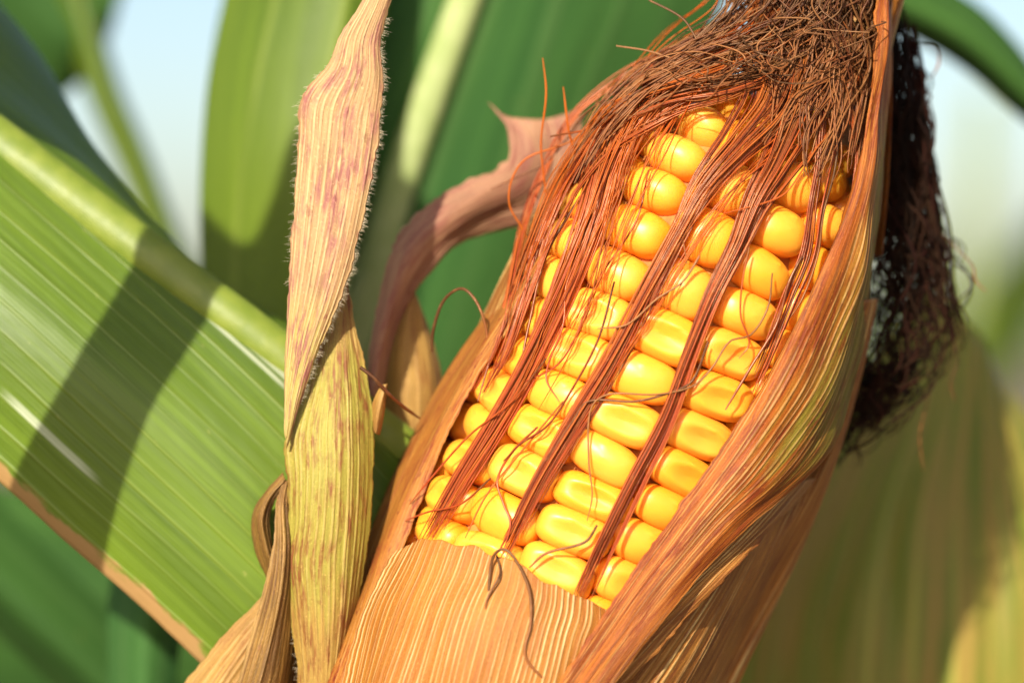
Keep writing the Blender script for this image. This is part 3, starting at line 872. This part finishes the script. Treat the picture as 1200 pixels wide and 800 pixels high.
# twisted dry strip and the brown pieces at lower left
sheet('husk_leaf', [
    [P(262, 900, 6), P(285, 800, 5), P(302, 740, 4.5), P(315, 690, 4), P(322, 640, 4), P(322, 590, 5), P(330, 560, 6)],
    [P(275, 900, 2), P(300, 800, 1.5), P(316, 740, 1.2), P(326, 690, 1), P(331, 640, 1.4), P(331, 595, 3), P(336, 562, 5)],
    [P(300, 900, 3), P(325, 800, 3), P(337, 740, 2.8), P(342, 690, 2.4), P(342, 640, 2.6), P(339, 595, 3.8), P(340, 562, 5)],
    [P(310, 900, 7), P(338, 800, 7), P(350, 740, 6.5), P(350, 690, 6), P(346, 640, 5.6), P(342, 600, 5.8), P(341, 565, 6)],
], M_h_twist, ear, 70, 130, .3, (1.3, .22), (.4, .25), .2, 20)
sheet('husk_leaf', [
    [P(316, 680, 8), P(300, 640, 7), P(296, 605, 6.6), P(306, 580, 6.4), P(330, 552, 6)],
    [P(322, 670, 5), P(310, 635, 4), P(306, 608, 3.6), P(314, 585, 4), P(334, 560, 5)],
    [P(326, 660, 7), P(322, 630, 6), P(320, 606, 5.6), P(324, 588, 5.4), P(338, 566, 5.6)],
], M_h_twist, ear, 40, 60, .25, (1.3, .12), (.3, .25), .1, 22)
sheet('husk_leaf', [
    [P(150, 900, 10), P(212, 805, 9), P(262, 745, 8.4), P(300, 708, 8), P(322, 680, 7.6)],
    [P(215, 910, 7), P(262, 815, 6.6), P(298, 758, 6.4), P(322, 715, 6.6), P(332, 690, 7)],
    [P(290, 920, 8), P(318, 830, 8), P(338, 770, 8), P(346, 725, 8), P(346, 700, 8)],
    [P(360, 920, 11), P(372, 830, 11), P(376, 770, 11), P(372, 725, 11), P(364, 700, 11)],
], M_h_brown, ear, 80, 90, .25, (1.0, .12), (.3, .2), .12, 23)
# broad dull husk behind, and the curled one above it
sheet('husk_leaf', [
    [P(395, 700, 26), P(420, 600, 25), P(436, 520, 24), P(440, 450, 23), P(452, 390, 22), P(478, 340, 22)],
    [P(430, 700, 23), P(452, 600, 22), P(468, 520, 21.5), P(472, 450, 21), P(474, 395, 21), P(482, 342, 21.5)],
    [P(470, 700, 24), P(490, 600, 23), P(500, 520, 22.5), P(502, 455, 22), P(494, 395, 22), P(486, 345, 22)],
    [P(490, 700, 28), P(508, 600, 27), P(516, 500, 26), P(518, 445, 25), P(504, 390, 24), P(488, 350, 23)],
], M_h_brown, ear, 70, 90, .25, (1.1, .06), (.3, .15), .1, 24)
sheet('husk_leaf', [
    [P(428, 480, 20), P(436, 415, 20), P(446, 350, 20), P(458, 292, 20), P(492, 246, 21), P(545, 214, 23), P(592, 190, 25), P(594, 150, 27), P(572, 120, 28)],
    [P(436, 470, 19), P(446, 405, 18.6), P(459, 350, 18.6), P(476, 302, 18.8), P(510, 262, 20), P(560, 230, 22.6), P(606, 204, 25), P(620, 165, 27), P(600, 138, 28)],
    [P(446, 460, 19.4), P(459, 395, 19.4), P(478, 345, 19.6), P(500, 316, 20.4), P(530, 280, 22.4), P(574, 250, 25), P(628, 232, 28), P(648, 185, 29), P(638, 140, 29.5)],
    [P(450, 456, 21), P(464, 390, 21), P(488, 342, 21.4), P(508, 318, 22), P(538, 288, 24.6), P(590, 270, 28), P(652, 248, 30), P(676, 195, 31), P(680, 128, 31)],
], M_h_curl, ear, 110, 160, .2, (1.2, .04), (.35, .2), .22, 25)
# little torn sliver on the inner edge
sheet('husk_leaf', [
    [P(434, 505, 5), P(434, 485, 4.5), P(438, 468, 4), P(448, 450, 3.6)],
    [P(440, 508, 4), P(442, 488, 3.5), P(446, 470, 3.3), P(452, 450, 3.4)],
    [P(446, 510, 5), P(450, 490, 4.6), P(453, 470, 4.2), P(455, 449, 3.7)],
], M_h_brown, ear, 16, 30, .2, (1, .05), (.1, .3), .03, 26)

# ------------------------------------------------------------------ silk
def guided(guide, w, off, n, r=(.045, .10), npts=44, seed=0, tail=(.75, 1.), lead=(0, .03), wig=.35, twist=1.2, rf=rad_silk, deep=0., lock=7):
    """n strands that follow a pixel guide over the ear, spread w px about it and lying off mm above its surface.
    w and off are lists read along the guide"""
    rg = np.random.default_rng(seed)
    g = crom([(a, b, 0) for a, b in guide], 80)[:, :2]
    tn = np.gradient(g, axis=0); tn /= np.linalg.norm(tn, axis=1, keepdims=True)
    nr = np.stack([-tn[:, 1], tn[:, 0]], 1)
    T = np.linspace(0, 1, 80)
    wv = np.interp(T, np.linspace(0, 1, len(w)), w)
    ov = np.interp(T, np.linspace(0, 1, len(off)), off)
    out = []
    locks = [(np.clip(rg.normal(0, .6), -1.3, 1.3), rg.uniform(0, 1), rg.uniform(0, 6.28), rg.uniform(.5, 1) * twist * 6.28) for _ in range(max(3, n // lock))]
    for _ in range(n):
        t0 = rg.uniform(*lead); t1 = rg.uniform(*tail)
        t = np.linspace(t0, t1, npts)
        a, h, ph, fr = locks[rg.integers(len(locks))]
        stray = rg.random() < .07
        dv = rg.normal(0, .35 if stray else .11)
        a = a + dv * (.5 + t)
        h = h + rg.normal(0, .3 if stray else .15)
        fr = fr * rg.uniform(.93, 1.07)
        lat = a + .4 * np.sin(t * fr + ph) + wig * .12 * np.sin(t * rg.uniform(10, 24) + rg.uniform(0, 6)) * (2 if stray else 1)
        hh = h + .3 * np.sin(t * fr * .8 + ph * 2)
        idx = t * 79
        gx = np.interp(idx, np.arange(80), g[:, 0]); gy = np.interp(idx, np.arange(80), g[:, 1])
        nx = np.interp(idx, np.arange(80), nr[:, 0]); ny = np.interp(idx, np.arange(80), nr[:, 1])
        ww = np.interp(t, T, wv); oo = np.interp(t, T, ov)
        pts = np.stack([on(gx[i] + nx[i] * lat[i] * ww[i], gy[i] + ny[i] * lat[i] * ww[i], oo[i] + hh[i] * np.interp(ww[i], [6, 25], [.55, 1.]), rf) for i in range(npts)])
        if deep:
            pts[:, 1] += deep * np.interp(t, [0, .35, .6], [1, .5, 0]) * rg.uniform(-.3, 1)
        # soften the flat silhouette
        rr = rg.uniform(*r)
        prof = rr * np.interp(np.linspace(0, 1, npts), [0, .05, .9, 1], [.8, 1, .95, .35])
        out.append((pts, prof, rg.random()))
    return out

# bundles that lie in the grooves between the rows
BUN = [
    ([(962, -30), (958, 40), (948, 110), (916, 184), (888, 234), (864, 290), (836, 346), (808, 416), (780, 492), (742, 566), (708, 636), (678, 702)], [46, 40, 18, 10, 8, 8, 8, 7], [-2, 0, .5, .2, .1, .1, .2, .2], 84),
    ([(955, -30), (945, 40), (915, 120), (872, 168), (828, 218), (800, 268), (760, 344), (716, 430), (668, 508), (636, 562), (610, 612), (588, 655)], [46, 40, 20, 12, 10, 9, 7, 6], [-2, 0, .6, .3, .2, .1, .2, .2], 86),
    ([(945, -30), (925, 30), (870, 62), (790, 96), (728, 160), (695, 255), (660, 342), (618, 432), (580, 500), (538, 568), (498, 638)], [46, 40, 24, 14, 11, 9, 8, 7], [-2, 0, .8, .6, .4, .2, .2, .2], 84),
    ([(930, -30), (905, 30), (850, 75), (770, 105), (700, 150), (662, 204), (630, 275), (610, 345), (588, 410), (560, 462)], [46, 40, 26, 20, 15, 13, 11, 8], [-2, 0, 1., 1.4, 1., .6, .4, .3], 42),
    ([(975, -30), (978, 40), (968, 120), (962, 190), (954, 240), (946, 298), (926, 348), (902, 410), (880, 462)], [44, 38, 16, 8, 6, 6, 5, 5], [-2, 0, .5, .4, .4, .4, .4, .4], 30),
    ([(985, -30), (995, 40), (1002, 120), (1006, 190), (992, 262), (966, 325), (940, 372)], [36, 30, 14, 8, 6, 5, 4], [-2, 0, .5, .5, .5, .5, .5], 24),
]
for k, (gd, w, off, n) in enumerate(BUN):
    tube_obj('silk_bundle', guided(gd, w, off, n, seed=200 + k, tail=(.9, 1.)), M_silk, ear, 5, True)

# finer veil over the upper left of the kernels
VEIL = [
    ([(930, -20), (890, 42), (800, 80), (712, 124), (660, 200), (630, 270), (606, 340), (590, 400)], [45, 40, 28, 18, 14, 12, 10, 9], [-1, .5, 1.5, 2., 1.6, 1., .7, .6], 30),
    ([(935, -20), (900, 45), (830, 82), (762, 150), (725, 240), (690, 340), (655, 420), (625, 480)], [45, 40, 34, 34, 34, 32, 26, 18], [-1, .5, 1., .8, .6, .5, .5, .5], 24),
    ([(930, -20), (880, 45), (795, 88), (730, 165), (686, 260), (645, 350), (610, 430), (572, 500)], [45, 40, 30, 28, 26, 24, 18, 14], [-1, .5, 1.2, 1.1, .9, .6, .5, .5], 22),
    ([(945, -20), (935, 50), (905, 130), (855, 190), (800, 270), (760, 340), (722, 400), (690, 470)], [45, 40, 30, 20, 20, 18, 18, 18], [-1, .5, .8, .7, .6, .5, .5, .5], 8),
]
for k, (gd, w, off, n) in enumerate(VEIL):
    tube_obj('silk_bundle', guided(gd, w, off, n, r=(.04, .08), seed=300 + k, tail=(.5, 1.), wig=.7), M_silk_thin, ear, 4, True)

# thick brown tuft at the tip
TUFT = []
TG = [
    ([(975, -40), (970, 5), (958, 45), (938, 85), (915, 125), (892, 170)], [62, 62, 50, 30, 20, 14], [1.5, 1.5, 1.5, 1.2, .8, .6], 80),
    ([(985, -40), (985, 10), (980, 60), (970, 110), (960, 160), (950, 210)], [52, 52, 42, 34, 26, 22], [1.5, 1.5, 1.5, 1.2, .9, .8], 80),
    ([(945, -40), (925, 5), (880, 42), (810, 72), (745, 104), (700, 150), (664, 212)], [58, 54, 30, 17, 14, 13, 12], [1.5, 1.5, 1.8, 2.4, 2.6, 2.4, 2.0], 80),
    ([(1015, -40), (1018, 10), (1020, 60), (1018, 110), (1012, 160), (1002, 215)], [26, 26, 22, 18, 14, 12], [1.5, 1.5, 1.5, 1.2, 1, 1], 44),
    ([(950, -40), (930, 5), (890, 45), (835, 72), (775, 98), (730, 140)], [60, 52, 32, 18, 15, 14], [-1, 0, 1, 1.4, 1.6, 1.6], 50),
]
for k, (gd, w, off, n) in enumerate(TG):
    TUFT += guided(gd, w, off, n, r=(.06, .115), seed=400 + k, tail=(.45, 1.), wig=1.1, deep=6., npts=40)
tube_obj('silk_tuft', TUFT, M_silk_brown, ear, 4, True)

# dry silk behind the ear at right, its shade put into the near-black colour
def tangle(n, guide, w, dep, seed, curl=1., r=(.08, .15), npts=46):
    rg = np.random.default_rng(seed)
    g = crom([(a, b, 0) for a, b in guide], 90)[:, :2]
    out = []
    for _ in range(n):
        t0 = rg.uniform(0, .5); t1 = min(1, t0 + rg.uniform(.25, .6))
        t = np.linspace(t0, t1, npts)
        gx = np.interp(t * 89, np.arange(90), g[:, 0]); gy = np.interp(t * 89, np.arange(90), g[:, 1])
        ww = np.interp(t, np.linspace(0, 1, len(w)), w)
        a = np.clip(rg.normal(0, .5), -1.1, 1.1)
        f1, f2 = rg.uniform(8, 26, 2)
        x = gx + ww * (a + curl * .22 * np.sin(t * f1 + rg.uniform(0, 6)) + curl * .10 * np.sin(t * f2 * 3 + rg.uniform(0, 6)))
        y = gy + 10 * curl * np.sin(t * f2 + rg.uniform(0, 6)) + rg.uniform(-12, 12)
        d = rg.uniform(*dep) + 1.8 * np.sin(t * f2 + rg.uniform(0, 6))
        pts = np.stack([P(x[i], y[i], d[i]) for i in range(npts)])
        rr = rg.uniform(*r)
        out.append((pts, rr * np.interp(np.linspace(0, 1, npts), [0, .9, 1], [1, .9, .4]), rg.random()))
    return out
T2 = tangle(210, [(1030, -20), (1050, 60), (1056, 150), (1060, 250), (1068, 340), (1058, 420), (1020, 480), (992, 520)], [22, 26, 24, 32, 46, 48, 36, 18], (20, 36), 71, 1.5)
T2 += tangle(90, [(1058, 20), (1075, 100), (1080, 180), (1092, 270), (1106, 350), (1112, 410), (1090, 440)], [14, 14, 14, 18, 20, 18, 20], (24, 34), 72)
T2 += tangle(60, [(1060, 400), (1040, 440), (1010, 490), (985, 540)], [50, 46, 34, 16], (22, 36), 73, 1.4)
tube_obj('silk_tuft', T2, M_silk_shaded, ear, 4, True)

T3 = tangle(28, [(990, -40), (975, 10), (950, 50), (890, 72), (820, 84), (740, 112)], [60, 60, 44, 26, 18, 14], (-6, 4), 74, 1.6, (.06, .11))
tube_obj('silk_tuft', T3, M_silk_brown, ear, 4, True)

# single loose strands, each one a part
def loose(px, d=None, off=.8, r=.13, mat=None, n=50, seed=0):
    if d is None:
        pts = np.stack([on(x, y, off) for x, y in crom([(a, b, 0) for a, b in px], n)[:, :2]])
    else:
        c = crom([(a, b, 0) for a, b in px], n)[:, :2]
        dd = np.interp(np.linspace(0, 1, n), np.linspace(0, 1, len(d)), d)
        pts = np.stack([P(c[i, 0], c[i, 1], dd[i]) for i in range(n)])
    tube_obj('silk_strand', [(pts, r * np.interp(np.linspace(0, 1, n), [0, .1, .85, 1], [.8, 1, .9, .4]), (seed * .37) % 1)], mat or M_silk_thin, ear, 6)

loose([(632, 300), (640, 240), (634, 170), (640, 110), (636, 68)], (10, 9, 8, 7, 7), r=.11, seed=1)
loose([(690, 170), (680, 190), (668, 160), (660, 102)], (8, 8, 7, 7), r=.12, seed=2)
loose([(712, 128), (670, 165), (618, 185), (600, 210), (597, 240), (612, 268), (626, 300)], (7, 8, 8, 8, 8, 9, 10), r=.11, seed=3)
loose([(506, 412), (508, 385), (520, 352), (540, 338), (556, 350), (568, 378), (574, 420), (580, 470)], (9, 8, 7, 5, 4, 4, 5, 5), r=.16, mat=M_silk_brown, seed=4)
loose([(422, 430), (440, 444), (456, 462), (475, 478), (492, 490)], (2, 2, 3, 6, 9), r=.20, mat=M_silk_brown, seed=5)
loose([(574, 730), (573, 690), (578, 652), (590, 643), (604, 655), (620, 690), (622, 730), (615, 765), (630, 788), (660, 812)], (-9, -9, -8.6, -9.5, -10, -10.5, -11, -11.5, -11.5, -10), r=.15, mat=M_silk_brown, seed=6)
loose([(582, 650), (586, 672), (570, 705), (572, 740)], (-8, -9.4, -10, -10), r=.11, mat=M_silk_brown, seed=7)
loose([(1078, 52), (1096, 56), (1100, 74), (1090, 94)], (30, 28, 28, 28), r=.12, mat=M_silk_brown, seed=8)
loose([(1096, 268), (1120, 290), (1140, 312), (1143, 328), (1156, 342)], (26, 26, 25, 25, 25), r=.10, mat=M_silk_brown, seed=9)
loose([(1085, 420), (1090, 450), (1084, 480), (1078, 510), (1082, 550)], (30, 30, 30, 30, 30), r=.08, mat=M_silk_brown, seed=10)
loose([(1110, 380), (1122, 420), (1114, 450), (1120, 470)], (28, 28, 28, 28), r=.08, mat=M_silk_brown, seed=11)
loose([(760, 0), (800, 22), (820, 50), (845, 66), (880, 70)], (4, 3, 2, 1, 0), r=.12, mat=M_silk_brown, seed=12)
loose([(722, 54), (760, 60), (800, 72), (850, 80)], (4, 3, 2, 1), r=.10, mat=M_silk_brown, seed=13)
loose([(870, -20), (845, 15), (812, 48), (790, 62), (770, 85)], (4, 3, 3, 3, 4), r=.13, mat=M_silk_brown, seed=14)
loose([(645, 160), (700, 150), (735, 140), (790, 120)], (6, 4, 2, 0), r=.10, seed=15)
ON = [
    [(905, 320), (900, 360), (880, 392), (855, 400), (835, 430), (812, 452), (770, 462), (712, 462), (692, 480), (690, 540), (694, 580), (688, 610)],
    [(878, 290), (870, 330), (868, 370), (878, 402), (866, 420)],
    [(720, 330), (700, 400), (662, 470), (640, 500), (610, 520), (590, 540)],
    [(830, 400), (812, 445), (790, 458), (745, 470), (690, 470), (672, 492), (640, 540)],
    [(630, 500), (600, 530), (583, 562), (590, 590), (598, 612), (592, 640)],
    [(660, 470), (610, 530), (570, 580), (545, 630)],
    [(700, 615), (685, 635), (640, 648), (620, 665)],
    [(760, 200), (745, 260), (700, 330), (672, 400), (650, 430), (612, 448)],
    [(940, 300), (925, 330), (910, 380), (880, 430), (850, 480)],
    [(985, 140), (978, 200), (965, 250), (958, 300), (940, 350), (920, 380)],
    [(1000, 130), (960, 170), (940, 200), (915, 230), (850, 250)],
    [(640, 420), (600, 470), (550, 510), (505, 560), (480, 590)],
    [(900, 150), (860, 170), (820, 200), (800, 260), (805, 310)],
    [(680, 230), (640, 300), (620, 380), (610, 430)],
    [(650, 210), (620, 290), (600, 360), (575, 420), (560, 470)],
    [(820, 300), (800, 330), (770, 350), (735, 380), (700, 385)],
    [(575, 560), (540, 590), (500, 600), (475, 610)],
    [(700, 260), (665, 330), (660, 380), (640, 440), (655, 470)],
    [(690, 130), (640, 190), (600, 210), (575, 222)],
]
for k, c in enumerate(ON):
    loose(c, None, .75 + .5 * random.random(), random.uniform(.09, .15), M_silk if k % 3 else M_silk_brown, seed=20 + k)

# wisps that stand off the left side of the ear
wr = np.random.default_rng(90)
for k in range(22):
    y0 = wr.uniform(95, 200); x0 = 770 - (y0 - 90) * .75 + wr.uniform(-8, 25)
    ln = wr.uniform(90, 260); a = wr.uniform(-.62, -.34)
    pts_ = []
    for t_ in np.linspace(0, 1, 6):
        pts_.append((x0 + ln * a * t_ - 22 * sin(pi * t_) * wr.uniform(.2, 1) + wr.normal(0, 4), y0 + ln * t_ * .95 + wr.normal(0, 3)))
    d0 = wr.uniform(5, 13)
    loose(pts_, (d0 - 2, d0, d0 + wr.uniform(-2, 2)), r=wr.uniform(.05, .10), mat=M_silk if k % 3 else M_silk_thin, seed=60 + k)
